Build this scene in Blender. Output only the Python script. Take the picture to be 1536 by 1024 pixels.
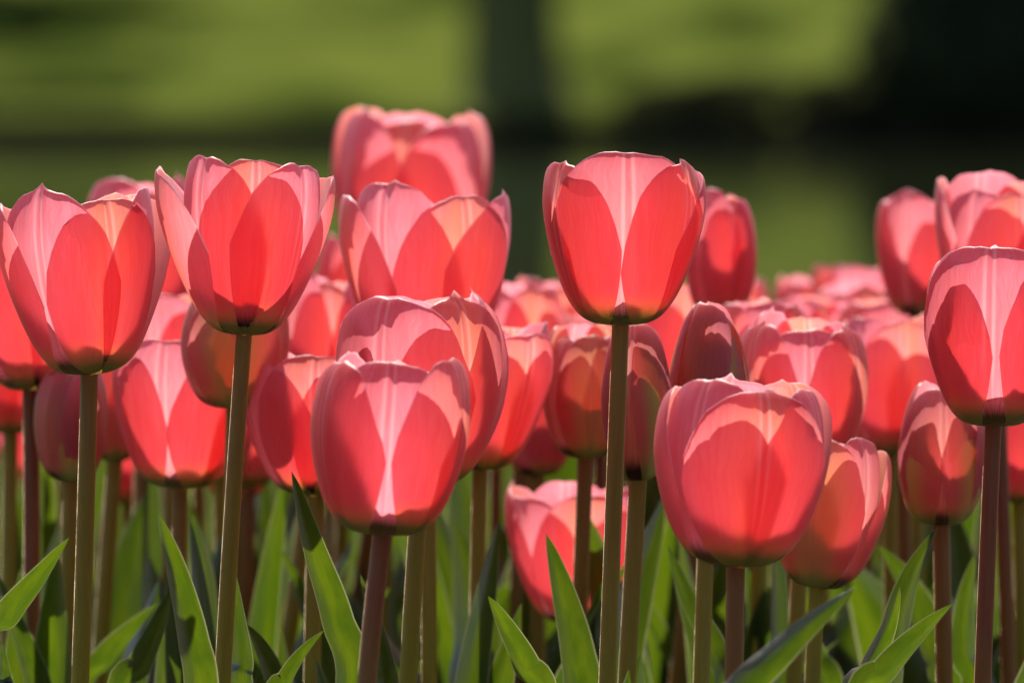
import bpy, math, random
from mathutils import Vector, Matrix, noise

S = bpy.context.scene
for o in list(bpy.data.objects):
    bpy.data.objects.remove(o)
COL = S.collection
R = math.radians
random.seed(7)

# ------------------------------------------------------------------ camera
W_PX, H_PX, FPX = 1536.0, 1024.0, 13574.0
CAM = Vector((0.0, 0.0, 0.52))
HORIZON_ROW = 40.0
PITCH = math.atan((H_PX / 2 - HORIZON_ROW) / FPX)
cd = bpy.data.cameras.new("camera")
cam = bpy.data.objects.new("camera", cd)
COL.objects.link(cam)
cam.location = CAM
cam.rotation_euler = (math.pi / 2 - PITCH, 0, 0)
cd.sensor_width = 36.0
cd.lens = 36.0 * FPX / W_PX
cd.clip_start = 0.1
cd.clip_end = 3000
cd.dof.use_dof = True
cd.dof.focus_distance = 3.78
cd.dof.aperture_fstop = 13.0
cd.dof.aperture_blades = 0
S.camera = cam

# ------------------------------------------------------------------ light
SUN_EL, SUN_AZ = 53.0, -7.0        # azimuth from +Y, positive towards +X
w = bpy.data.worlds.new("World")
S.world = w
w.use_nodes = True
nt = w.node_tree
sky = nt.nodes.new("ShaderNodeTexSky")
sky.sky_type = 'NISHITA'
sky.sun_disc = False
sky.sun_elevation = R(SUN_EL)
sky.sun_rotation = R(SUN_AZ)
nt.nodes["Background"].inputs[1].default_value = 0.085
nt.links.new(sky.outputs[0], nt.nodes["Background"].inputs[0])
ld = bpy.data.lights.new("sun", 'SUN')
ld.energy = 4.8
ld.angle = R(0.5)
ld.color = (1.0, 0.95, 0.86)
sun = bpy.data.objects.new("sun", ld)
COL.objects.link(sun)
sun.rotation_euler = (-(math.pi / 2 - R(SUN_EL)), 0, -R(SUN_AZ))
sun.location = (-3, 20, 20)

S.view_settings.view_transform = 'Standard'
S.view_settings.look = 'None'
S.view_settings.gamma = 1
S.view_settings.exposure = 0.70
S.render.engine = 'CYCLES'
S.cycles.use_denoising = True
S.cycles.max_bounces = 12
S.cycles.diffuse_bounces = 7
S.cycles.transmission_bounces = 8
S.cycles.glossy_bounces = 3
S.cycles.sample_clamp_indirect = 8


# ------------------------------------------------------------------ helpers
def at(px, py, d):
    """3D point that stands d metres in front of the camera (along +Y) at photo pixel px, py."""
    ax = (px - W_PX / 2) / FPX
    ay = (H_PX / 2 - py) / FPX
    f = Vector((0, math.cos(PITCH), -math.sin(PITCH)))
    u = Vector((0, math.sin(PITCH), math.cos(PITCH)))
    v = f + ay * u + Vector((ax, 0, 0))
    return CAM + v * (d / v.y)


def obj(name, verts, faces, mat, parent=None, uvs=None, smooth=True, rim=None):
    me = bpy.data.meshes.new(name)
    me.from_pydata(verts, [], faces)
    if uvs is not None:
        ul = me.uv_layers.new(name="UVMap")
        flat = []
        for f in faces:
            for i in f:
                flat.extend(uvs[i])
        ul.data.foreach_set("uv", flat)
    if smooth:
        me.polygons.foreach_set("use_smooth", [True] * len(me.polygons))
    if rim is not None:
        me.attributes.new("rim", 'FLOAT', 'POINT').data.foreach_set("value", rim)
    me.materials.append(mat)
    me.update()
    o = bpy.data.objects.new(name, me)
    COL.objects.link(o)
    if parent is not None:
        o.parent = parent
    return o


def thing(name, label, cat, loc, group=None):
    o = bpy.data.objects.new(name, None)
    o.empty_display_size = 0.02
    COL.objects.link(o)
    o.location = loc
    o["label"] = label
    o["category"] = cat
    if group:
        o["group"] = group
    return o


def spline(pts, t):
    """Catmull-Rom through pts (tuples or Vectors), t in 0..1."""
    n = len(pts) - 1
    s = min(max(t, 0.0), 0.99999) * n
    i = int(s)
    f = s - i
    p1, p2 = Vector(pts[i]), Vector(pts[i + 1])
    p0 = Vector(pts[i - 1]) if i > 0 else p1 * 2 - p2
    p3 = Vector(pts[i + 2]) if i + 2 <= n else p2 * 2 - p1
    return 0.5 * (2 * p1 + (p2 - p0) * f + (2 * p0 - 5 * p1 + 4 * p2 - p3) * f * f + (3 * p1 - p0 - 3 * p2 + p3) * f ** 3)


def tube(path, rad, sides=12, rib=0.0):
    verts, faces = [], []
    n = len(path)
    for i, p in enumerate(path):
        t = (path[min(i + 1, n - 1)] - path[max(i - 1, 0)]).normalized()
        x = t.cross(Vector((0, 1, 0)))
        x = x.normalized() if x.length > 1e-4 else Vector((1, 0, 0))
        y = x.cross(t).normalized()
        for k in range(sides):
            a = 2 * math.pi * k / sides
            r = rad(i / (n - 1)) * (1 + rib * math.cos(5 * a))
            verts.append(p + x * (r * math.cos(a)) + y * (r * math.sin(a)))
    for i in range(n - 1):
        for k in range(sides):
            k2 = (k + 1) % sides
            faces.append((i * sides + k, i * sides + k2, (i + 1) * sides + k2, (i + 1) * sides + k))
    faces.append(tuple(range(sides))[::-1])
    faces.append(tuple((n - 1) * sides + k for k in range(sides)))
    return verts, faces


# ------------------------------------------------------------------ materials
class NT:
    def __init__(self, name):
        self.m = bpy.data.materials.new(name)
        self.m.use_nodes = True
        self.t = self.m.node_tree
        self.t.nodes.clear()
        self.out = self.n("ShaderNodeOutputMaterial")

    def n(self, kind, **kw):
        nd = self.t.nodes.new(kind)
        for k, v in kw.items():
            setattr(nd, k, v)
        return nd

    def set(self, sock, v):
        if isinstance(v, bpy.types.NodeSocket):
            self.t.links.new(v, sock)
        elif v is not None:
            if hasattr(sock.default_value, "__len__") and not isinstance(v, (int, float)):
                v = tuple(v)
                if len(sock.default_value) == 4 and len(v) == 3:
                    v = v + (1.0,)
            sock.default_value = v

    def math(self, op, a, b=None, c=None, clamp=False):
        nd = self.n("ShaderNodeMath", operation=op)
        nd.use_clamp = clamp
        self.set(nd.inputs[0], a)
        if b is not None:
            self.set(nd.inputs[1], b)
        if c is not None:
            self.set(nd.inputs[2], c)
        return nd.outputs[0]

    def mix(self, f, a, b):
        nd = self.n("ShaderNodeMix", data_type='RGBA')
        self.set(nd.inputs[0], f)
        self.set(nd.inputs[6], a)
        self.set(nd.inputs[7], b)
        return nd.outputs[2]

    def ramp(self, x, a, b, lo=0.0, hi=1.0):
        nd = self.n("ShaderNodeMapRange", interpolation_type='SMOOTHSTEP')
        self.set(nd.inputs[0], x)
        for i, v in zip((1, 2, 3, 4), (a, b, lo, hi)):
            nd.inputs[i].default_value = v
        return nd.outputs[0]

    def noise(self, vec, scale, detail=3.0, rough=0.55):
        nd = self.n("ShaderNodeTexNoise")
        self.set(nd.inputs["Vector"], vec)
        nd.inputs["Scale"].default_value = scale
        nd.inputs["Detail"].default_value = detail
        nd.inputs["Roughness"].default_value = rough
        return nd.outputs["Fac"]

    def scaled(self, vec, s):
        nd = self.n("ShaderNodeMapping")
        self.set(nd.inputs[0], vec)
        nd.inputs["Scale"].default_value = s
        return nd.outputs[0]

    def bump(self, h, strength, dist):
        nd = self.n("ShaderNodeBump")
        nd.inputs["Strength"].default_value = strength
        nd.inputs["Distance"].default_value = dist
        self.set(nd.inputs["Height"], h)
        return nd.outputs[0]

    def done(self, shader):
        self.t.links.new(shader, self.out.inputs[0])
        return self.m

    def leaflike(self, refl, trans, normal, trans_share, gloss, rough):
        d = self.n("ShaderNodeBsdfDiffuse")
        self.set(d.inputs["Color"], refl)
        self.set(d.inputs["Normal"], normal)
        t = self.n("ShaderNodeBsdfTranslucent")
        self.set(t.inputs["Color"], trans)
        self.set(t.inputs["Normal"], normal)
        m1 = self.n("ShaderNodeMixShader")
        self.set(m1.inputs[0], trans_share)
        self.t.links.new(d.outputs[0], m1.inputs[1])
        self.t.links.new(t.outputs[0], m1.inputs[2])
        g = self.n("ShaderNodeBsdfGlossy")
        g.inputs["Roughness"].default_value = rough
        self.set(g.inputs["Color"], (1, 0.97, 0.97))
        self.set(g.inputs["Normal"], normal)
        lw = self.n("ShaderNodeFresnel")
        lw.inputs["IOR"].default_value = 1.4
        self.set(lw.inputs["Normal"], normal)
        m2 = self.n("ShaderNodeMixShader")
        self.set(m2.inputs[0], self.math('MULTIPLY', lw.outputs[0], gloss, clamp=True))
        self.t.links.new(m1.outputs[0], m2.inputs[1])
        self.t.links.new(g.outputs[0], m2.inputs[2])
        return m2.outputs[0]


def petal_material(name, inner):
    b = NT(name)
    uv = b.n("ShaderNodeUVMap", uv_map="UVMap").outputs[0]
    sep = b.n("ShaderNodeSeparateXYZ")
    b.set(sep.inputs[0], uv)
    u, v = sep.outputs[0], sep.outputs[1]
    info = b.n("ShaderNodeObjectInfo")
    oc = b.n("ShaderNodeSeparateColor")
    b.set(oc.inputs[0], info.outputs["Color"])
    green, deep, rnd = oc.outputs[0], oc.outputs[1], oc.outputs[2]
    au = b.math('ABSOLUTE', b.math('SUBTRACT', b.math('MULTIPLY', u, 2.0), 1.0))
    comb = b.n("ShaderNodeCombineXYZ")
    wav = b.noise(b.scaled(uv, (3.0, 4.0, 1.0)), 1.0, 2.0)
    b.set(comb.inputs[0], b.math('ADD', b.math('ADD', u, b.math('MULTIPLY', wav, 0.16)), b.math('MULTIPLY', rnd, 7.0)))
    b.set(comb.inputs[1], v)
    b.set(comb.inputs[2], b.math('MULTIPLY', rnd, 13.0))
    veins = b.noise(b.scaled(comb.outputs[0], (30.0, 2.6, 1.0)), 1.6, 6.0, 0.68)
    broad = b.noise(b.scaled(comb.outputs[0], (3.2, 1.6, 1.0)), 1.3, 3.0)
    # reflected colour
    pink = b.mix(b.ramp(veins, 0.35, 0.68), (0.76, 0.135, 0.175), (0.84, 0.22, 0.265))
    pink = b.mix(b.ramp(au, 0.45, 1.0, 0.0, 0.40), pink, (0.86, 0.34, 0.39))
    pink = b.mix(b.math('MULTIPLY', b.ramp(broad, 0.35, 0.7), 0.35), pink, (0.64, 0.11, 0.155))
    # transmitted colour
    if inner:
        t0, t1 = (0.88, 0.215, 0.275), (0.90, 0.295, 0.365)
    else:
        t0, t1 = (0.87, 0.215, 0.225), (0.90, 0.30, 0.31)
    tr = b.mix(b.ramp(veins, 0.32, 0.7), t0, t1)
    tr = b.mix(b.ramp(au, 0.5, 1.0, 0.0, 0.35), tr, (0.92, 0.34, 0.41))
    tr = b.mix(b.math('MULTIPLY', b.ramp(broad, 0.4, 0.72), 0.4), tr, (0.86, 0.17, 0.18))
    if not inner:
        tr = b.mix(b.math('MULTIPLY', b.math('SUBTRACT', 1.0, b.ramp(au, 0.1, 0.6)), b.ramp(broad, 0.3, 0.6, .15, .75)), tr, (0.98, 0.29, 0.155))
    # deeper red flowers
    pink = b.mix(b.math('MULTIPLY', deep, 0.7), pink, (0.62, 0.07, 0.12))
    tr = b.mix(b.math('MULTIPLY', deep, 0.6), tr, (0.90, 0.10, 0.11))
    # pale midrib
    rib = b.math('SUBTRACT', 1.0, b.ramp(au, 0.0, 0.05))
    rib2 = b.math('MULTIPLY', b.math('SUBTRACT', b.ramp(au, 0.02, 0.045), b.ramp(au, 0.055, 0.09)), b.ramp(v, 0.15, 0.6))
    pink = b.mix(b.math('MULTIPLY', rib2, 0.42), pink, (0.9, 0.72, 0.70))
    tr = b.mix(b.math('MULTIPLY', rib2, 0.26), tr, (1.0, 0.72, 0.70))
    tr = b.mix(b.math('MULTIPLY', rib, 0.25), tr, (0.75, 0.12, 0.16))
    # green flush up the middle of young outer petals
    flush = b.math('MULTIPLY', b.math('MULTIPLY', green, b.math('SUBTRACT', 1.0, b.ramp(au, 0.20, 0.85))),
                   b.math('SUBTRACT', 1.0, b.ramp(v, 0.55, 1.0, 0.0, 0.75)))
    pink = b.mix(b.math('MULTIPLY', green, 0.5, clamp=True), pink, (0.72, 0.36, 0.24))
    flush = b.math('MULTIPLY', flush, b.ramp(veins, 0.2, 0.6, 0.75, 1.0))
    pink = b.mix(flush, pink, (0.60, 0.46, 0.11))
    tr = b.mix(flush, tr, (0.56, 0.33, 0.085))
    # base of the petal
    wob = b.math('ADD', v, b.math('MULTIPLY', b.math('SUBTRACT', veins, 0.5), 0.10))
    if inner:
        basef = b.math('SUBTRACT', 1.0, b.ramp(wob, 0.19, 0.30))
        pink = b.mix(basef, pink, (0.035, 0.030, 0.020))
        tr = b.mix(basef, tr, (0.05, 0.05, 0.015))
    else:
        basef = b.math('SUBTRACT', 1.0, b.ramp(wob, 0.15, 0.37))
        pink = b.mix(basef, pink, (0.56, 0.56, 0.16))
        tr = b.mix(basef, tr, (0.78, 0.68, 0.12))
    rim = b.math('MULTIPLY', b.ramp(b.n("ShaderNodeAttribute", attribute_name="rim").outputs["Fac"], 0.25, 1.0), b.ramp(broad, .3, .6, .25, .85))
    pink = b.mix(rim, pink, (0.95, 0.74, 0.78))
    tr = b.mix(rim, tr, (0.97, 0.70, 0.74))
    hgt = b.math('ADD', b.math('MULTIPLY', veins, 1.0), b.math('MULTIPLY', rib, -0.6))
    nrm = b.bump(hgt, 0.42, 0.0006)
    return b.done(b.leaflike(pink, tr, nrm, b.math('SUBTRACT', 0.75, b.math('MULTIPLY', flush, 0.34), clamp=True), 0.42, 0.38))


def leaf_material():
    b = NT("tulip_leaf_blade")
    uv = b.n("ShaderNodeUVMap", uv_map="UVMap").outputs[0]
    sep = b.n("ShaderNodeSeparateXYZ")
    b.set(sep.inputs[0], uv)
    info = b.n("ShaderNodeObjectInfo")
    comb = b.n("ShaderNodeCombineXYZ")
    b.set(comb.inputs[0], b.math('ADD', sep.outputs[0], b.math('MULTIPLY', info.outputs["Random"], 9.0)))
    b.set(comb.inputs[1], sep.outputs[1])
    veins = b.noise(b.scaled(comb.outputs[0], (38.0, 1.2, 1.0)), 1.5, 4.0)
    broad = b.noise(b.scaled(comb.outputs[0], (2.0, 5.0, 1.0)), 1.2, 4.0)
    refl = b.mix(veins, (0.018, 0.036, 0.007), (0.032, 0.054, 0.012))
    refl = b.mix(b.math('MULTIPLY', broad, 0.6), refl, (0.048, 0.068, 0.022))
    tr = b.mix(veins, (0.085, 0.145, 0.003), (0.16, 0.225, 0.007))
    tr = b.mix(b.math('MULTIPLY', b.ramp(broad, .35, .65), 0.7), tr, (0.055, 0.11, 0.004))
    edge = b.math('ABSOLUTE', b.math('SUBTRACT', b.math('MULTIPLY', sep.outputs[0], 2.0), 1.0))
    ef = b.math('MULTIPLY', b.ramp(edge, 0.90, 1.0), 0.7)
    refl = b.mix(ef, refl, (0.36, 0.34, 0.24))
    tr = b.mix(ef, tr, (0.45, 0.42, 0.22))
    nrm = b.bump(veins, 0.45, 0.0008)
    return b.done(b.leaflike(refl, tr, nrm, 0.55, 0.18, 0.36))


def stem_material():
    b = NT("tulip_stem_skin")
    tc = b.n("ShaderNodeTexCoord").outputs["Object"]
    info = b.n("ShaderNodeObjectInfo")
    oc = b.n("ShaderNodeSeparateColor")
    b.set(oc.inputs[0], info.outputs["Color"])
    sep = b.n("ShaderNodeSeparateXYZ")
    b.set(sep.inputs[0], tc)
    fine = b.noise(b.scaled(tc, (900.0, 900.0, 60.0)), 1.0, 3.0)
    big = b.noise(b.scaled(tc, (60.0, 60.0, 9.0)), 1.0, 3.0)
    olive = b.mix(fine, (0.21, 0.18, 0.004), (0.31, 0.27, 0.009))
    brown = b.mix(fine, (0.18, 0.036, 0.010), (0.25, 0.066, 0.017))
    f = b.math('ADD', b.ramp(sep.outputs[2], 0.18, 0.40, -0.15, 0.65), b.math('MULTIPLY', oc.outputs[0], 0.7))
    f = b.math('ADD', f, b.math('MULTIPLY', b.math('SUBTRACT', big, 0.5), 0.8), clamp=True)
    c = b.mix(f, olive, brown)
    p = b.n("ShaderNodeBsdfPrincipled")
    b.set(p.inputs["Base Color"], c)
    p.inputs["Roughness"].default_value = 0.38
    p.inputs["Specular IOR Level"].default_value = 0.4
    p.inputs["Sheen Weight"].default_value = 0.6
    p.inputs["Sheen Roughness"].default_value = 0.14
    p.inputs["Sheen Tint"].default_value = (1.0, 0.85, 0.65, 1)
    p.inputs["Subsurface Weight"].default_value = 1.0
    p.inputs["Subsurface Radius"].default_value = (1.0, 0.55, 0.15)
    p.inputs["Subsurface Scale"].default_value = 0.009
    b.set(p.inputs["Normal"], b.bump(fine, 0.4, 0.0006))
    return b.done(p.outputs[0])


def plain(name, c1, c2, scale, stretch=(1, 1, 1), rough=0.9, bump=0.0, dist=0.02, spec=0.2, c3=None, scale3=0.1):
    b = NT(name)
    tc = b.n("ShaderNodeTexCoord").outputs["Object"]
    f = b.noise(b.scaled(tc, stretch), scale, 6.0, 0.6)
    c = b.mix(b.ramp(f, 0.32, 0.68), c1, c2)
    if c3 is not None:
        g = b.noise(tc, scale3, 4.0, 0.55)
        c = b.mix(b.ramp(g, 0.42, 0.62), c, c3)
    p = b.n("ShaderNodeBsdfPrincipled")
    b.set(p.inputs["Base Color"], c)
    p.inputs["Roughness"].default_value = rough
    p.inputs["Specular IOR Level"].default_value = spec
    if bump:
        b.set(p.inputs["Normal"], b.bump(f, bump, dist))
    return b.done(p.outputs[0])


def grass_blades(name, refl, trans):
    b = NT(name)
    tc = b.n("ShaderNodeTexCoord").outputs["Object"]
    f = b.noise(tc, 1.3, 4.0)
    k = [tuple(x * 0.6 for x in refl), refl, tuple(x * 0.6 for x in trans), trans]
    return b.done(b.leaflike(b.mix(f, k[0], k[1]), b.mix(f, k[2], k[3]), None, 0.5, 0.0, 0.5))


M_OUT = petal_material("tulip_petal_outer", False)
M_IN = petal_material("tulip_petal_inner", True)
M_LEAF = leaf_material()
M_STEM = stem_material()
M_PISTIL = plain("tulip_pistil", (0.22, 0.26, 0.06), (0.32, 0.34, 0.10), 200.0, rough=0.6)
M_SOIL = plain("garden_soil", (0.030, 0.020, 0.013), (0.075, 0.052, 0.034), 40.0, bump=0.8, dist=0.02)
M_LAWN = plain("lawn_turf", (0.035, 0.060, 0.012), (0.065, 0.10, 0.02), 30.0, bump=0.6, dist=0.02)
M_BARK = plain("dark_bark", (0.10, 0.105, 0.030), (0.17, 0.17, 0.06), 6.0, (4, 4, 0.7), bump=0.8, dist=0.05)
M_BLADE = grass_blades("grass_blade", (0.06, 0.10, 0.02), (0.22, 0.36, 0.03))
M_CROWN = grass_blades("broadleaf_crown", (0.035, 0.060, 0.014), (0.09, 0.16, 0.02))
M_DARKCROWN = grass_blades("evergreen_crown", (0.09, 0.11, 0.060), (0.13, 0.16, 0.05))
M_SHRUB = grass_blades("shrub_foliage", (0.085, 0.085, 0.055), (0.06, 0.07, 0.02))


# ------------------------------------------------------------------ the ground, the water, the far bank
def sheet(name, x0, x1, ys, zf, mat, nx):
    verts, faces = [], []
    for y in ys:
        for i in range(nx + 1):
            x = x0 + (x1 - x0) * i / nx
            verts.append((x, y, zf(x, y)))
    for j in range(len(ys) - 1):
        for i in range(nx):
            a = j * (nx + 1) + i
            faces.append((a, a + 1, a + nx + 2, a + nx + 1))
    o = obj(name, verts, faces, mat)
    o["kind"] = "structure"
    return o


def near_z(x, y):
    z = 0.012 * noise.noise(Vector((x * 6, y * 6, 0)))
    if y > 6.4:
        t = min((y - 6.4) / 3.2, 1.0)
        z -= 0.62 * t * t * (3 - 2 * t)
    return z


WATER_Z, BANK_Y = -0.40, 72.3
sheet("flower_bed_soil", -8, 8, [-3 + 0.1 * i for i in range(94)], near_z, M_SOIL, 120)
sheet("lawn", -60, 60, [6.25 + 0.15 * i for i in range(26)], lambda x, y: near_z(x, y) + 0.012, M_LAWN, 300)
sheet("outer_lawn", -60, -7.9, [-30, -15, 0, 6.26], lambda x, y: near_z(x, y) - 0.02, M_LAWN, 60)
sheet("outer_lawn", 7.9, 60, [-30, -15, 0, 6.26], lambda x, y: near_z(x, y) - 0.02, M_LAWN, 60)


def water_material():
    b = NT("pond_water")
    tc = b.n("ShaderNodeTexCoord").outputs["Object"]
    h1 = b.noise(b.scaled(tc, (1.0, 0.35, 1.0)), 1.1, 3.0, 0.5)
    h2 = b.noise(b.scaled(tc, (1.0, 0.6, 1.0)), 7.0, 2.0, 0.5)
    nrm = b.bump(b.math('ADD', h1, b.math('MULTIPLY', h2, 0.12)), 0.07, 0.05)
    p = b.n("ShaderNodeBsdfPrincipled")
    p.inputs["Base Color"].default_value = (0.018, 0.022, 0.008, 1)
    p.inputs["Roughness"].default_value = 0.06
    p.inputs["IOR"].default_value = 1.33
    b.set(p.inputs["Normal"], nrm)
    return b.done(p.outputs[0])


sheet("pond_water", -250, 250, [7.5, 30, 55, 73.2], lambda x, y: WATER_Z, water_material(), 4)


def bank_z(x, y):
    d = y - BANK_Y
    if d < 0.25:
        return WATER_Z - 0.3 + (0.3 + 0.16) * max(d, 0) / 0.25
    z = WATER_Z + 0.16 + 0.055 * (d - 0.25) + 0.00055 * min(d, 90) ** 2
    z += 0.16 * min(d / 4, 1) * noise.noise(Vector((x * 0.35, y * 0.22, 3.1)))
    z += 0.5 * min(d / 20, 1) * noise.noise(Vector((x * 0.07, y * 0.06, 9.1)))
    return z


def bank_material():
    b = NT("bank_grass")
    tc = b.n("ShaderNodeTexCoord").outputs["Object"]
    f = b.noise(tc, 9.0, 5.0, 0.65)
    g = b.noise(b.scaled(tc, (0.55, 0.22, 1.0)), 1.0, 3.0, 0.5)
    c = b.mix(b.ramp(f, 0.3, 0.7), (0.078, 0.100, 0.015), (0.122, 0.145, 0.027))
    c = b.mix(b.ramp(g, 0.40, 0.66), c, (0.028, 0.042, 0.007))
    sep = b.n("ShaderNodeSeparateXYZ")
    b.set(sep.inputs[0], tc)
    edge_shade = b.math('SUBTRACT', 1.0, b.ramp(sep.outputs[1], BANK_Y + 0.35, BANK_Y + 1.3))  # shade of the bank edge along the waterline, put into the colour
    c = b.mix(edge_shade, c, (0.016, 0.014, 0.009))
    p = b.n("ShaderNodeBsdfPrincipled")
    b.set(p.inputs["Base Color"], c)
    p.inputs["Roughness"].default_value = 0.95
    p.inputs["Specular IOR Level"].default_value = 0.0
    b.set(p.inputs["Normal"], b.bump(f, 0.5, 0.1))
    return b.done(p.outputs[0])


ys = [BANK_Y + v for v in (-0.6, 0, 0.12, 0.25)] + [BANK_Y + 0.25 + 0.25 * (i + 1) ** 1.28 for i in range(120)]
sheet("grass_bank", -130, 130, ys, bank_z, bank_material(), 260)


# ------------------------------------------------------------------ trees on the far bank
def leaf_cloud(blobs, n, size, rnd):
    verts, faces = [], []
    tot = sum(b[3] for b in blobs)
    for (cx, cy, cz, wgt, rx, rz) in blobs:
        for _ in range(int(n * wgt / tot)):
            while True:
                p = Vector((rnd.uniform(-1, 1), rnd.uniform(-1, 1), rnd.uniform(-1, 1)))
                if p.length < 1:
                    break
            p = p.normalized() * (p.length ** 0.45)
            c = Vector((cx + p.x * rx, cy + p.y * rx, cz + p.z * rz))
            a = Vector((rnd.gauss(0, 1), rnd.gauss(0, 1), rnd.gauss(0, 1))).normalized()
            q = a.cross(Vector((rnd.gauss(0, 1), rnd.gauss(0, 1), rnd.gauss(0, 1)))).normalized()
            s = size * rnd.uniform(0.6, 1.4)
            i = len(verts)
            verts += [c - a * s, c + q * s * 0.45, c + a * s, c - q * s * 0.45]
            faces.append((i, i + 1, i + 2, i + 3))
    return verts, faces


def tree(name, label, x, y, trunk_r, trunk_h, blobs, n, size, mat, lean=0.0, limbs=7):
    rnd = random.Random(int(x * 100) + int(y))
    z0 = bank_z(x, y) - 0.1
    t = thing(name, label, "tree", (x, y, z0))
    pts = [Vector((lean * k + 0.03 * rnd.uniform(-1, 1), 0.03 * rnd.uniform(-1, 1), trunk_h * k)) for k in (0, .1, .25, .45, .7, 1)]
    path = [spline(pts, k / 24) for k in range(25)]
    v, f = tube(path, lambda s: trunk_r * (1.0 + 0.5 * math.exp(-s * 26)) * (1 - 0.45 * s), 14, 0.04)
    top = path[-1]
    for k in range(limbs):
        b = blobs[rnd.randrange(len(blobs))]
        st = path[rnd.randint(13, 23)] if limbs > 3 else path[20]
        en = Vector((b[0], b[1], b[2]))
        mid = (st + en) / 2 + Vector((0, 0, 0.3))
        lp = [spline([st, mid, en], q / 8) for q in range(9)]
        lv, lf = tube(lp, lambda s: trunk_r * 0.34 * (1 - 0.8 * s), 8)
        o = len(v)
        v += lv
        f += [tuple(i + o for i in ff) for ff in lf]
    obj("trunk", v, f, M_BARK, t)
    cv, cf = leaf_cloud(blobs, n, size, rnd)
    obj("crown", cv, cf, mat, t, smooth=False)
    return t


k78 = 74.3 / FPX
tree("tree", "dark tree trunk rising from the far bank behind the middle tulips", (775 - 768) * k78, 74.3, 0.42, 6.5,
     [(-1.5, 0, 6.2, 1.2, 1.9, 1.3), (1.7, .3, 6.0, 1.2, 2.0, 1.3), (0, -1.2, 7.6, 1.4, 2.4, 1.6), (0.2, 1.6, 7.0, 1, 2, 1.4),
      (-2.6, .8, 7.8, .8, 1.5, 1.2), (2.9, -.4, 7.7, .8, 1.6, 1.2)], 9000, 0.16, M_CROWN)
tree("evergreen_tree", "broad dark evergreen hanging low over the water at right", 4.15, 74.4, 0.35, 7.0,
     [(-0.25, -1.0, 0.5, 2.6, 1.15, 1.0), (0.9, -1.0, 0.5, 2.2, 1.3, 1.0), (0.3, -.6, 1.4, 1.6, 1.5, 1.2), (0, 0, 2.6, 2.0, 1.3, 1.5), (1.6, 0, 3.0, 1.4, 1.5, 1.6),
      (0, 0, 4.6, 1.6, 1.4, 1.7), (1.0, 0.3, 6.4, 1.2, 1.4, 1.5)], 13000, 0.13, M_DARKCROWN)
LEAFY = [(0, 0, 5.4, 1.4, 2.6, 1.5), (2.2, .5, 5.6, 1.2, 2.0, 1.3), (-2, 0, 6.2, 1.2, 2.2, 1.4), (.5, -1, 7.6, 1, 2.0, 1.4)]
tree("tree", "leafy tree up the far bank beyond the left frame edge", -7.4, 90.0, 0.3, 6.0, LEAFY, 8000, 0.17, M_CROWN)
tree("tree", "leafy tree on the far bank hidden behind the dark evergreen", 6.4, 81.5, 0.3, 6.0, LEAFY, 8000, 0.17, M_CROWN)
tree("tree", "slender leafy tree near the water beyond the left frame edge", -6.4, 79.0, 0.2, 5.0,
     [(0, 0, 4.4, 1.4, 1.6, 1.0), (1.6, .3, 4.6, 1, 1.3, .8), (-1, 0, 5.2, 1, 1.4, 1.0)], 4500, 0.15, M_CROWN)


def wood():
    rnd = random.Random(5)
    blobs = []
    for k in range(44):
        x, y = -90 + 3 * k + rnd.uniform(-1, 1), 132 + rnd.uniform(-6, 6)
        z = bank_z(x, y)
        for _ in range(3):
            blobs.append((x + rnd.uniform(-2, 2), y, z + rnd.uniform(1.5, 13), 1, 3.2, 3.6))
    v, f = leaf_cloud(blobs, 36000, 0.5, rnd)
    o = obj("unseen_wood", v, f, M_CROWN, smooth=False)  # out of view, added so the pond reflects foliage instead of sky
    o["kind"] = "stuff"
    o["label"] = "unseen wood added above the far bank to keep sky out of the water reflection"
    o["category"] = "backdrop wood"


wood()


def shrub(label, px, d, wid, hgt, n):
    rnd = random.Random(px)
    x = (px - 768) / FPX * d
    z0 = bank_z(x, d) - 0.05
    t = thing("shrub", label, "shrub", (x, d, z0))
    blobs = [(rnd.uniform(-.5, .5) * wid, rnd.uniform(-.2, .2) * wid, hgt * rnd.uniform(.35, .6), 1, wid * .3, hgt * .45) for _ in range(6)]
    v, f = leaf_cloud(blobs, n, 0.06, rnd)
    obj("foliage", v, f, M_SHRUB, t, smooth=False)
    v, f = [], []
    for b in blobs:
        tv, tf = tube([Vector((0, 0, 0)).lerp(Vector(b[:3]), q / 5) for q in range(6)], lambda s: 0.025 * (1 - .7 * s), 6)
        o = len(v)
        v += tv
        f += [tuple(i + o for i in ff) for ff in tf]
    obj("stem", v, f, M_BARK, t)


shrub("low dark shrub on the far bank between trunk and evergreen", 1165, 73.4, 1.7, 0.40, 3000)

# ------------------------------------------------------------------ grass on the near lawn
def grass_patch():
    rnd = random.Random(3)
    v, f = [], []
    for _ in range(26000):
        x, y = rnd.uniform(-1.6, 1.6), 6.3 + 3.0 * rnd.random() ** 1.2
        h, a = rnd.uniform(0.04, 0.11), rnd.uniform(0, 6.28)
        z = near_z(x, y)
        dx, dy = math.cos(a) * 0.003, math.sin(a) * 0.003
        lx, ly = rnd.gauss(0, .02), rnd.gauss(0, .02)
        i = len(v)
        v += [(x - dx, y - dy, z), (x + dx, y + dy, z), (x + lx, y + ly, z + h)]
        f.append((i, i + 1, i + 2))
    o = obj("grass", v, f, M_BLADE, smooth=False)
    o["kind"] = "stuff"
    o["label"] = "green grass growing between the tulip bed and the water"
    o["category"] = "grass"


grass_patch()

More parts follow.
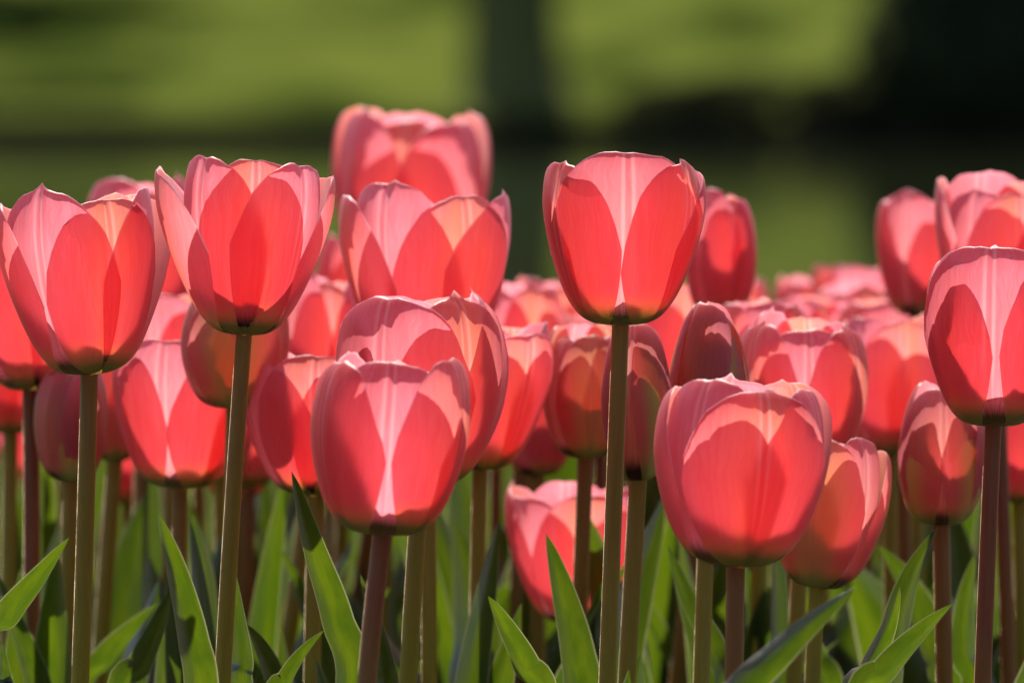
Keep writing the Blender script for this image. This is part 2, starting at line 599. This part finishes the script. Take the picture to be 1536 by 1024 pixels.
# ------------------------------------------------------------------ tulips
PROFILES = {
    "cup": [(.09, 0), (.34, .018), (.53, .075), (.69, .19), (.83, .36), (.94, .55), (1.0, .73), (.99, .86), (.955, .95), (.91, 1.0)],
    "barrel": [(.09, 0), (.40, .020), (.62, .085), (.79, .20), (.92, .37), (.99, .54), (1.0, .68), (.95, .84), (.86, .945), (.74, 1.0)],
    "round": [(.09, 0), (.42, .020), (.67, .085), (.85, .21), (.97, .38), (1.0, .54), (.95, .70), (.83, .85), (.66, .96), (.52, 1.0)],
    "bud": [(.11, 0), (.46, .025), (.72, .10), (.90, .24), (1.0, .40), (.98, .56), (.82, .72), (.60, .87), (.34, .965), (.12, 1.0)],
}


def petal_mesh(prof, H, Rd, phi0, half, inner, rnd, splay, tallness, point, nu=26, nv=34):
    """One petal round the flower's own axis: a curved oval sheet with midrib crease, hooded tip and ruffled edge."""
    pts = PROFILES[prof]
    notch = rnd.uniform(0.010, 0.030) if point <= 0 else 0.0
    c_top, p_top = (rnd.uniform(.42, .50) if inner else rnd.uniform(.47, .57)), rnd.uniform(2.1, 2.6)
    skew = rnd.uniform(-.05, .05)
    ph = [rnd.uniform(0, 6.28) for _ in range(6)]
    if prof == "bud":
        c_top = .26 if inner else .44
    ruff = rnd.uniform(.014, .036)
    curl = rnd.uniform(-.03, .05)
    tuck = 0.955 if inner else 1.0
    verts, uvs, faces, rims = [], [], [], []
    lip = rnd.uniform(.010, .024)
    rows = [.95 * j / 30 for j in range(31)] + [.965, .975, .983, .99, .996, 1.0]
    nv = len(rows) - 1
    for j, v in enumerate(rows):
        for i in range(nu + 1):
            u = -1 + 2 * i / nu
            au = abs(u)
            top = 1 - c_top * au ** p_top - notch * math.exp(-(u / .10) ** 2) + point * math.exp(-(u / .07) ** 2)
            top += skew * u * (1 - au) + .015 * math.sin(u * 6 + ph[0]) + .008 * math.sin(u * 15 + ph[1]) + .004 * math.sin(u * 31 + ph[2])
            t = v * top
            q = spline(pts, min(t, 1.0))
            r, z = q.x, q.y
            if t > 1:
                r, z = r - (t - 1) * .3, z + (t - 1) * .9
            sb = .36 if inner else .17
            s = sb + (1 - sb) * math.sin(min(t / .62, 1) * math.pi / 2) ** 1.1
            if t > .62:
                s *= 1 - .20 * ((t - .62) / .38) ** 2
            ang = half * s * u * (1.0 / max(r, .42)) ** .55
            rr = r * tuck
            rr += (curl + .03) * au ** 3 * t                                    # free edge stands off the cup
            rr += ruff * math.sin(9 * t + ph[2] + 2 * u) * au ** 2 * t
            rr += .5 * ruff * math.sin(23 * t + ph[3]) * au ** 4 * t
            rr -= .030 * math.exp(-(u / .055) ** 2) * t ** 1.5                  # midrib crease
            rr += .014 * math.exp(-((au - .15) / .07) ** 2) * t ** 2
            rr += .028 * math.sin(u * 4.3 + ph[4] + 1.5 * t) * t
            rr += math.tan(splay) * z * H / Rd
            e = max(0.0, (v - .962) / .038)
            rr -= lip * (1 + .8 * math.sin(6 * u + ph[5])) * e * e                                                   # the lip rolls over
            zz = z * tallness * H - .004 * e ** 3 * H
            rims.append(e)
            a = phi0 + ang
            verts.append(Vector((math.sin(a) * rr * Rd, -math.cos(a) * rr * Rd, zz)))
            uvs.append((i / nu, t))
    for j in range(nv):
        for i in range(nu):
            a = j * (nu + 1) + i
            faces.append((a, a + 1, a + nu + 2, a + nu + 1))
    return verts, faces, uvs, rims


TULIPS = []


def tulip(label, bx, by, ty, W, d, rot, prof="cup", tilt=0.0, sx=None, green=0.0, deep=0.0, splay=None, pitch=0.0, base_open=0.0, points=(), turn=None, tall=None):
    n = len(TULIPS)
    rnd = random.Random(1000 + n)
    base = at(bx, by, d)
    px = d / FPX
    H, Rd = (by - ty) * px / math.cos(R(tilt)), W / 2 * px
    if sx is None:
        sx = bx - 14
    bottom = at(sx, max(1024, by + 150), d)
    k = (base.z - 0.0) / max(base.z - bottom.z, 0.02)
    gx = base.x + (bottom.x - base.x) * (1 + (k - 1) * .45)
    root = thing("tulip", label, "tulip", (gx, d + rnd.uniform(-.02, .02), 0.0), "pink tulips in the flower bed")
    org = Vector(root.location)
    # stem
    ax = Vector((math.sin(R(tilt)), -math.sin(R(pitch)), math.cos(R(tilt)))).normalized()
    P = [org - org, bottom - org, base - org]
    c1 = Vector((P[0].x * .5 + P[1].x * .5, 0, .12))
    path = []
    for i in range(31):
        t = i / 30
        # bezier from the ground to the flower base
        b0, b3 = P[0], P[2]
        b1 = Vector((P[0].x + (P[1].x - P[0].x) * .5, 0, b3.z * .35))
        b2 = b3 - Vector((ax.x * .35 + (b3.x - P[1].x) / max(b3.z - P[1].z, .03) * .75, ax.y, 1)) * (b3.z * .33)
        path.append(b0 * (1 - t) ** 3 + b1 * 3 * t * (1 - t) ** 2 + b2 * 3 * t * t * (1 - t) + b3 * t ** 3)
    path.append(path[-1] + ax * 0.003)
    rs = rnd.uniform(.0034, .0039)
    v, f = tube(path, lambda s: rs * (1.08 - .10 * s + .16 * max(0, (s - .965) / .035)), 16, .02)
    so = obj("stem", v, f, M_STEM, root)
    so.color = (rnd.choice([-.45, -.2, .1, .5, .85, 1.1]), 0, 0, 1)
    # petals
    M = Matrix.Rotation(R(tilt), 4, 'Y') @ Matrix.Rotation(R(pitch), 4, 'X')
    splay = splay or {}
    for k in range(6):
        inner = k >= 3
        kk = k % 3
        a = rot + (kk * 120 if not inner else kk * 120 + 60) + rnd.uniform(-5, 5) * (1.6 if inner else 1) + (turn or {}).get(k, 0)
        sp = splay.get(k, rnd.uniform(-2.2, 3.2)) + base_open
        half = R(rnd.uniform(56, 63) if not inner else rnd.uniform(65, 76) + (16 if prof == "bud" else 9) * min(green, 1))
        pt = rnd.uniform(.02, .035) if (k in points or rnd.random() < .18) else 0.0
        v, f, uv, rim = petal_mesh(prof, H, Rd, R(a), half, inner, rnd, R(sp), (tall or {}).get(k, rnd.uniform(.91, 1.02)) if not inner else (tall or {}).get(k, rnd.uniform(.92, 1.05)), pt)
        v = [M @ q + (base - org) for q in v]
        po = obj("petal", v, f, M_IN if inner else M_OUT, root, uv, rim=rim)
        po.color = (green * (1.15 if not inner else .35) + rnd.uniform(0, .12), min(1, max(0, deep + rnd.uniform(-.15, .15))), rnd.random(), 1)
    # pistil
    if prof in ("cup", "barrel"):
        hp = H * .42
        v, f = tube([base - org + ax * (hp * (.1 + .9 * q / 8)) for q in range(9)], lambda s: .0042 * (1 - .25 * s) + (.003 if s > .86 else 0), 9, .1)
        obj("pistil", v, f, M_PISTIL, root)
    TULIPS.append((root, gx, d))
    return root


# focal row
tulip("tall open tulip at the left with its pale lit front petal turned right", 134, 562, 285, 232, 3.80, 28, "cup", -3, 110, splay={1: 4, 2: 3})
tulip("open tulip with one narrow petal splayed far out to its left", 366, 503, 238, 204, 3.77, 4, "cup", 2, 326, turn={2: 22, 1: -8, 3: -8, 5: 8}, tall={0: 1.01, 2: .93, 1: .92, 3: .99, 5: 1.01}, splay={2: 10.5, 1: 7, 4: 1, 5: 0, 3: 2})
tulip("deep red cup shaped tulip on a tall straight stem against the pond", 931, 488, 235, 246, 3.80, 60, "cup", 0, 905, deep=.4, points=(0, 2), tall={0: .97, 2: .97, 1: .95, 3: .92, 4: .94, 5: 1.04})
tulip("tall tulip at the right edge with a long pale midrib between two petals", 1490, 640, 364, 204, 3.80, 58, "barrel", 1, 1470, deep=.2, tall={0: .98, 2: .95, 1: .95, 3: .93, 4: .92, 5: 1.0})
tulip("plump tulip in front whose pale edged petals overlap a taller tulip behind", 573, 803, 529, 236, 3.62, 62, "barrel", 4, 545, deep=.1)
tulip("wide low tulip in front of a closed pointed bud", 1104, 850, 572, 246, 3.66, 14, "barrel", 3, 1103, splay={2: 3})
tulip("small upright half open tulip leaning right, low beside the wide front tulip", 1226, 882, 657, 165, 3.92, -12, "barrel", 7, 1222, green=.55, splay={1: 3})
tulip("closed rounded tulip tinged green below the tall tulip at the right edge", 1412, 788, 577, 136, 3.97, 58, "round", 0, 1420, green=.75)
tulip("narrow closed green flushed bud half behind the tallest straight stem", 957, 722, 490, 100, 3.88, 50, "bud", -1, 932, green=1.0)
tulip("pointed closed bud striped green and dusky pink behind the wide low tulip", 1063, 690, 459, 110, 3.90, 12, "bud", 0, 1048, green=1.0, deep=.1)
tulip("large tulip directly behind the plump front tulip", 630, 730, 445, 240, 3.86, 35, "barrel", 1, 606)
tulip("tulip glowing orange red, right of and behind the large overlapped pair", 720, 705, 480, 178, 4.05, 40, "cup", 3, 716, splay={0: 4, 1: 5})
tulip("broad tulip in the upper middle below the blurred topmost tulip", 642, 560, 283, 240, 4.02, 30, "cup", 0, 645)
tulip("blurred topmost tulip standing alone against the dark bank", 612, 425, 159, 220, 4.62, -6, "barrel", 0, 500, splay={1: 5, 2: 1, 0: -3}, tall={0: .93, 1: .96, 2: 1.0, 3: .92, 4: .97, 5: .98})
tulip("closed rounded greenish tulip right behind the splayed tulip's stem", 351, 613, 420, 164, 4.00, 2, "round", 0, 335, green=.8)
tulip("tulip with a pale V between two red petals behind the splayed tulip's stem", 270, 733, 505, 215, 4.05, 50, "cup", 2, 270)
tulip("small olive flushed bud left, behind the tall left tulip's stem", 106, 722, 548, 108, 4.10, 8, "round", 0, 95, green=.9)
tulip("tulip left of the plump front tulip with a rounded red front petal", 474, 744, 527, 226, 4.00, -6, "cup", 2, 468, splay={2: 4})
tulip("tulip cut by the left frame edge beside the tall left tulip", 46, 585, 352, 190, 4.12, 20, "cup", -4, 42)
tulip("low tulip at the left frame edge with a dark green base", 16, 650, 480, 130, 4.30, 0, "round", 0, 8)
tulip("blurred tulip peeping between the two tall left tulips", 215, 500, 274, 160, 4.42, 15, "barrel", 0, 205)
tulip("soft pink tulip behind the pale V tulip near the splayed flower", 262, 640, 440, 150, 4.30, 30, "cup", 0, 240)
tulip("orange lit blurred tulip between the splayed tulip and the upper middle one", 478, 640, 412, 130, 4.30, 20, "barrel", 0, 405)
tulip("far blurred tulip just left of the broad upper middle tulip", 522, 560, 358, 110, 4.65, 0, "round", 0, 500)
tulip("closed rosy tulip tinged olive just left of the tallest straight stem", 878, 688, 490, 122, 4.08, 12, "round", 0, 862, green=.55)
tulip("lowest tulip, behind a dark upright leaf at the middle", 862, 935, 728, 190, 4.22, 8, "cup", 0, 860, splay={1: 2, 2: 3})
tulip("small dim tulip low in the gap under the orange red tulip", 806, 715, 560, 108, 4.35, 30, "round", 0, 808, deep=.3)
tulip("pale orange blurred tulip right of the broad upper middle tulip", 782, 620, 430, 120, 4.40, 20, "barrel", 0, 770)
tulip("small far blurred tulip left under the deep red cup tulip", 828, 600, 418, 110, 4.70, 10, "barrel", 0, 815)
tulip("blurred red tulip close behind the right shoulder of the deep red cup tulip", 1080, 480, 288, 108, 4.32, 25, "round", 0, 1000)
tulip("big soft pink tulip behind the base of the deep red cup tulip", 1030, 640, 420, 150, 4.42, 5, "cup", 0, 985)
tulip("pale rimmed tulip behind the pointed closed bud's right side", 1146, 640, 445, 130, 4.22, 60, "barrel", 0, 1130)
tulip("tulip with a wide pale V behind the wide low front tulip", 1206, 705, 475, 188, 4.05, 58, "barrel", 0, 1186)
tulip("soft red tulip right of the pale V tulip, above a closed one", 1336, 685, 474, 146, 4.30, 10, "cup", 1, 1340)
tulip("left one of the far blurred tulips at the pond's edge on the right", 1212, 560, 412, 98, 4.95, 20, "barrel", 0, 1210)
tulip("highest of the far blurred cluster at the pond's edge on the right", 1288, 560, 399, 132, 4.90, 50, "cup", 0, 1280)
tulip("nearer blurred tulip in front of the far cluster on the right", 1282, 590, 424, 134, 4.70, 15, "barrel", 0, 1265)
tulip("far blurred tulip filling the gap right of the far cluster", 1356, 590, 440, 108, 4.80, 40, "cup", 0, 1350)
tulip("blurred upright tulip with paler folded petals near the dark evergreen", 1376, 475, 291, 116, 4.50, 40, "barrel", 0, 1380)
tulip("large soft tulip above and behind the tall right edge tulip", 1496, 520, 267, 180, 4.22, 22, "cup", 1, 1521)
tulip("small far tulip behind the blurred shoulder tulip by the pond", 1124, 560, 420, 60, 5.10, 0, "round", 0, 1120)
tulip("red tulip low at the right frame edge behind a stem", 1530, 755, 590, 110, 4.30, 20, "round", 0, 1536)
tulip("blurred low tulip left, behind the stem of the olive flushed bud", 192, 755, 600, 96, 4.62, 20, "round", 0, 205)
tulip("blurred magenta low tulip right behind the splayed tulip's stem", 354, 752, 610, 104, 4.55, 5, "round", 0, 372, deep=.2)
tulip("far pale bud low behind the left stems", 92, 758, 650, 70, 5.05, 0, "bud", 0, 88, green=.7)
tulip("blurred pink low tulip behind the stem at the left frame edge", 24, 735, 600, 90, 4.62, 30, "round", 0, 20)
tulip("half hidden tulip between the olive flushed bud and the pale V tulip", 172, 692, 520, 90, 4.28, 10, "round", 0, 138, green=.2)


# the back rows, packed behind the named ones
rb = random.Random(11)
for k in range(26):
    x = 30 + 1500 * k / 25 + rb.uniform(-18, 18)
    d = rb.uniform(4.35, 5.2)
    top = rb.uniform(500, 560)
    tulip("blurred pink tulip packed in the back rows, mostly hidden by nearer tulips", x, top + 205 * 3.9 / d, top, 150 * 3.9 / d * rb.uniform(.8, 1.1), d,
          rb.uniform(0, 120), rb.choice(["cup", "barrel", "round"]), rb.uniform(-3, 3), x + rb.uniform(-14, 10), green=rb.choice([0, 0, .4]))
    TULIPS[-1][0]["group"] = "tulips in the back rows"
for x, top, d in ((1165, 452, 4.55), (1240, 446, 4.60), (1330, 448, 4.55), (1400, 452, 4.62), (1010, 455, 4.6), (900, 470, 4.6), (455, 455, 4.6), (800, 462, 4.6), (745, 470, 4.7),
                  (560, 470, 4.7), (150, 480, 4.6), (300, 470, 4.7), (60, 455, 4.7)):
    tulip("blurred pink tulip packed in the back rows, mostly hidden by nearer tulips", x, top + 215 * 3.9 / d, top, 165 * 3.9 / d, d,
          rb.uniform(0, 120), rb.choice(["cup", "barrel"]), rb.uniform(-4, 4), x + rb.uniform(-14, 10))
    TULIPS[-1][0]["group"] = "tulips in the back rows"


# ------------------------------------------------------------------ leaves
def blade(owner, pts, wmax, twist, fold, wave=0.0, nseg=34, nac=8, name="leaf"):
    """A lance shaped tulip leaf along world points pts (ground first, tip last)."""
    org = Vector(owner.location)
    verts, uvs, faces = [], [], []
    path = [spline(pts, i / nseg) for i in range(nseg + 1)]
    for i, p in enumerate(path):
        s = i / nseg
        t = (path[min(i + 1, nseg)] - path[max(i - 1, 0)]).normalized()
        side = t.cross(Vector((0, 1, 0)))
        side = side.normalized() if side.length > .05 else Vector((1, 0, 0))
        out = side.cross(t).normalized()
        a = twist * (.4 + .6 * s)
        sd = side * math.cos(a) + out * math.sin(a)
        od = -side * math.sin(a) + out * math.cos(a)
        wd = wmax * (.55 + .45 * min(s / .4, 1)) * max(0.0, 1 - max(0.0, (s - .42) / .58) ** 2.1) ** .8
        for k in range(nac + 1):
            q = -1 + 2 * k / nac
            off = fold * (abs(q) ** 1.4) * wd + wave * wd * math.sin(9 * s + 2 * q) * abs(q)
            verts.append(p + sd * (q * wd) + od * off - org)
            uvs.append((k / nac, s))
    for i in range(nseg):
        for k in range(nac):
            a = i * (nac + 1) + k
            faces.append((a, a + 1, a + nac + 2, a + nac + 1))
    return obj(name, verts, faces, M_LEAF, owner, uvs)


def leaf(px_pts, width, d0, d1, twist=.3, fold=.6):
    """px_pts: photo pixels from low to tip; the leaf starts at the foot of the nearest tulip."""
    x0 = at(px_pts[0][0], px_pts[0][1], d0).x
    own = min(TULIPS, key=lambda q: abs(q[1] - x0) + 1.3 * abs(q[2] - d0))
    n = len(px_pts)
    pts = [Vector((own[0].location.x, own[0].location.y, 0.01))]
    a = at(px_pts[0][0], px_pts[0][1], d0)
    pts.append(pts[0].lerp(a, .5) + Vector(((a.x - pts[0].x) * .1, 0, 0)))
    for i, (x, y) in enumerate(px_pts):
        pts.append(at(x, y, d0 + (d1 - d0) * i / (n - 1)))
    return blade(own[0], pts, width / 2 * d0 / FPX, twist, fold, .05)


leaf([(522, 1060), (500, 930), (466, 820), (437, 706)], 58, 3.72, 3.70, .5)
leaf([(298, 1070), (284, 960), (262, 860), (237, 770)], 56, 3.70, 3.68, .5)
leaf([(-40, 1000), (15, 925), (60, 868), (104, 806)], 50, 3.86, 3.84, -.7)
leaf([(1030, 1150), (1110, 1035), (1160, 985), (1218, 932), (1283, 880)], 56, 3.52, 3.52, .45, .3)
leaf([(1285, 1075), (1330, 1010), (1378, 955), (1429, 905)], 50, 3.70, 3.70, -.6)
leaf([(1330, 1060), (1345, 960), (1368, 870), (1407, 790)], 54, 3.90, 3.92, -.5)
leaf([(1275, 1075), (1300, 1005), (1330, 940), (1350, 878)], 40, 3.82, 3.80, .6)
leaf([(872, 1075), (862, 980), (842, 890), (819, 800)], 60, 3.90, 3.90, .4)
leaf([(1095, 1065), (1072, 980), (1030, 900), (1000, 816)], 44, 4.00, 4.02, .5)
leaf([(366, 1060), (362, 990), (354, 920), (347, 840)], 36, 3.84, 3.84, .2)
leaf([(405, 1075), (430, 1020), (455, 980), (487, 944)], 30, 3.80, 3.80, -.7)
leaf([(815, 1075), (785, 1000), (758, 945), (732, 893)], 50, 3.74, 3.72, .6)
leaf([(290, 1060), (306, 960), (306, 860), (290, 770)], 58, 4.10, 4.10, -.4)
leaf([(425, 1070), (405, 1010), (388, 970), (370, 936)], 40, 3.90, 3.90, .6)
leaf([(185, 1060), (212, 1000), (238, 940), (258, 880)], 44, 3.95, 3.95, -.5)
leaf([(500, 1040), (478, 960), (450, 890), (420, 820)], 38, 4.20, 4.20, .4)
leaf([(690, 1040), (715, 960), (748, 905), (782, 860)], 48, 4.40, 4.40, -.8)
leaf([(1420, 1040), (1395, 960), (1360, 880), (1318, 818)], 60, 4.15, 4.15, .6)
leaf([(1240, 1060), (1220, 990), (1190, 930), (1150, 880)], 44, 4.15, 4.15, .7)
leaf([(712, 1060), (712, 960), (700, 860), (680, 775)], 84, 4.30, 4.32, .3)
leaf([(170, 1060), (180, 960), (195, 850), (222, 735)], 84, 4.35, 4.38, -.3)
leaf([(580, 1070), (575, 1000), (562, 940), (540, 860)], 36, 3.90, 3.90, .3)
leaf([(488, 1070), (485, 1040), (480, 1015), (476, 990)], 20, 3.66, 3.66, .2)
leaf([(60, 1060), (40, 990), (18, 930), (-6, 860)], 44, 4.05, 4.05, .6)
leaf([(10, 1060), (8, 1030), (5, 1000), (2, 962)], 26, 3.70, 3.70, .3)
leaf([(120, 1060), (160, 990), (200, 945), (235, 905)], 44, 4.10, 4.10, -.8)
leaf([(900, 1060), (900, 1000), (892, 940), (905, 870)], 44, 4.05, 4.05, -.4)
leaf([(1460, 1060), (1448, 980), (1450, 900), (1462, 830)], 44, 4.05, 4.05, -.2)
leaf([(1130, 1060), (1140, 990), (1135, 930), (1120, 850)], 56, 4.25, 4.25, .3)
leaf([(640, 1060), (590, 990), (560, 930), (585, 880)], 44, 4.20, 4.20, -.6)

# every tulip also carries the two or three leaves that clasp its own stem lower down
rl = random.Random(21)
for (root, gx, d) in TULIPS:
    for k in range(2):
        a = rl.uniform(0, 6.28)
        hgt = rl.uniform(.20, .31) if d > 3.95 else rl.uniform(.15, .245)
        spread = rl.uniform(.02, .09)
        o = Vector(root.location) + Vector((0, 0, .012))
        dirv = Vector((math.cos(a), math.sin(a) * .6, 0))
        pts = [o, o + dirv * spread * .18 + Vector((0, 0, hgt * .35)), o + dirv * spread * .5 + Vector((0, 0, hgt * .72)),
               o + dirv * spread + Vector((0, 0, hgt * rl.uniform(.93, 1.05)))]
        blade(root, pts, rl.uniform(.009, .017), rl.uniform(-1.5, 1.5), rl.uniform(.2, .5), .08, nseg=22, nac=6)

# young plants without a bloom fill the bed between and behind the tulips
rf = random.Random(77)
for k in range(44):
    d = 4.15 + 2.1 * (k / 43) ** .9
    half = W_PX / 2 / FPX * d * 1.25
    x = -half + 2 * half * ((k * .618034) % 1.0)
    z = near_z(x, d)
    root = thing("tulip_plant", "young tulip plant without a bloom, broad leaves low behind the tulip stems", "tulip plant", (x, d, z), "tulip plants without a bloom")
    for q in range(5):
        a = q * 1.9 + rf.uniform(-.5, .5)
        hgt, spread = rf.uniform(.21, .33), rf.uniform(.02, .09)
        o = Vector(root.location)
        dirv = Vector((math.cos(a), math.sin(a) * .7, 0))
        pts = [o, o + dirv * spread * .2 + Vector((0, 0, hgt * .35)), o + dirv * spread * .5 + Vector((0, 0, hgt * .72)),
               o + dirv * spread + Vector((0, 0, hgt * rf.uniform(.9, 1.05)))]
        blade(root, pts, rf.uniform(.012, .022), rf.uniform(-1.5, 1.5), rf.uniform(.2, .5), .08, nseg=18, nac=4)
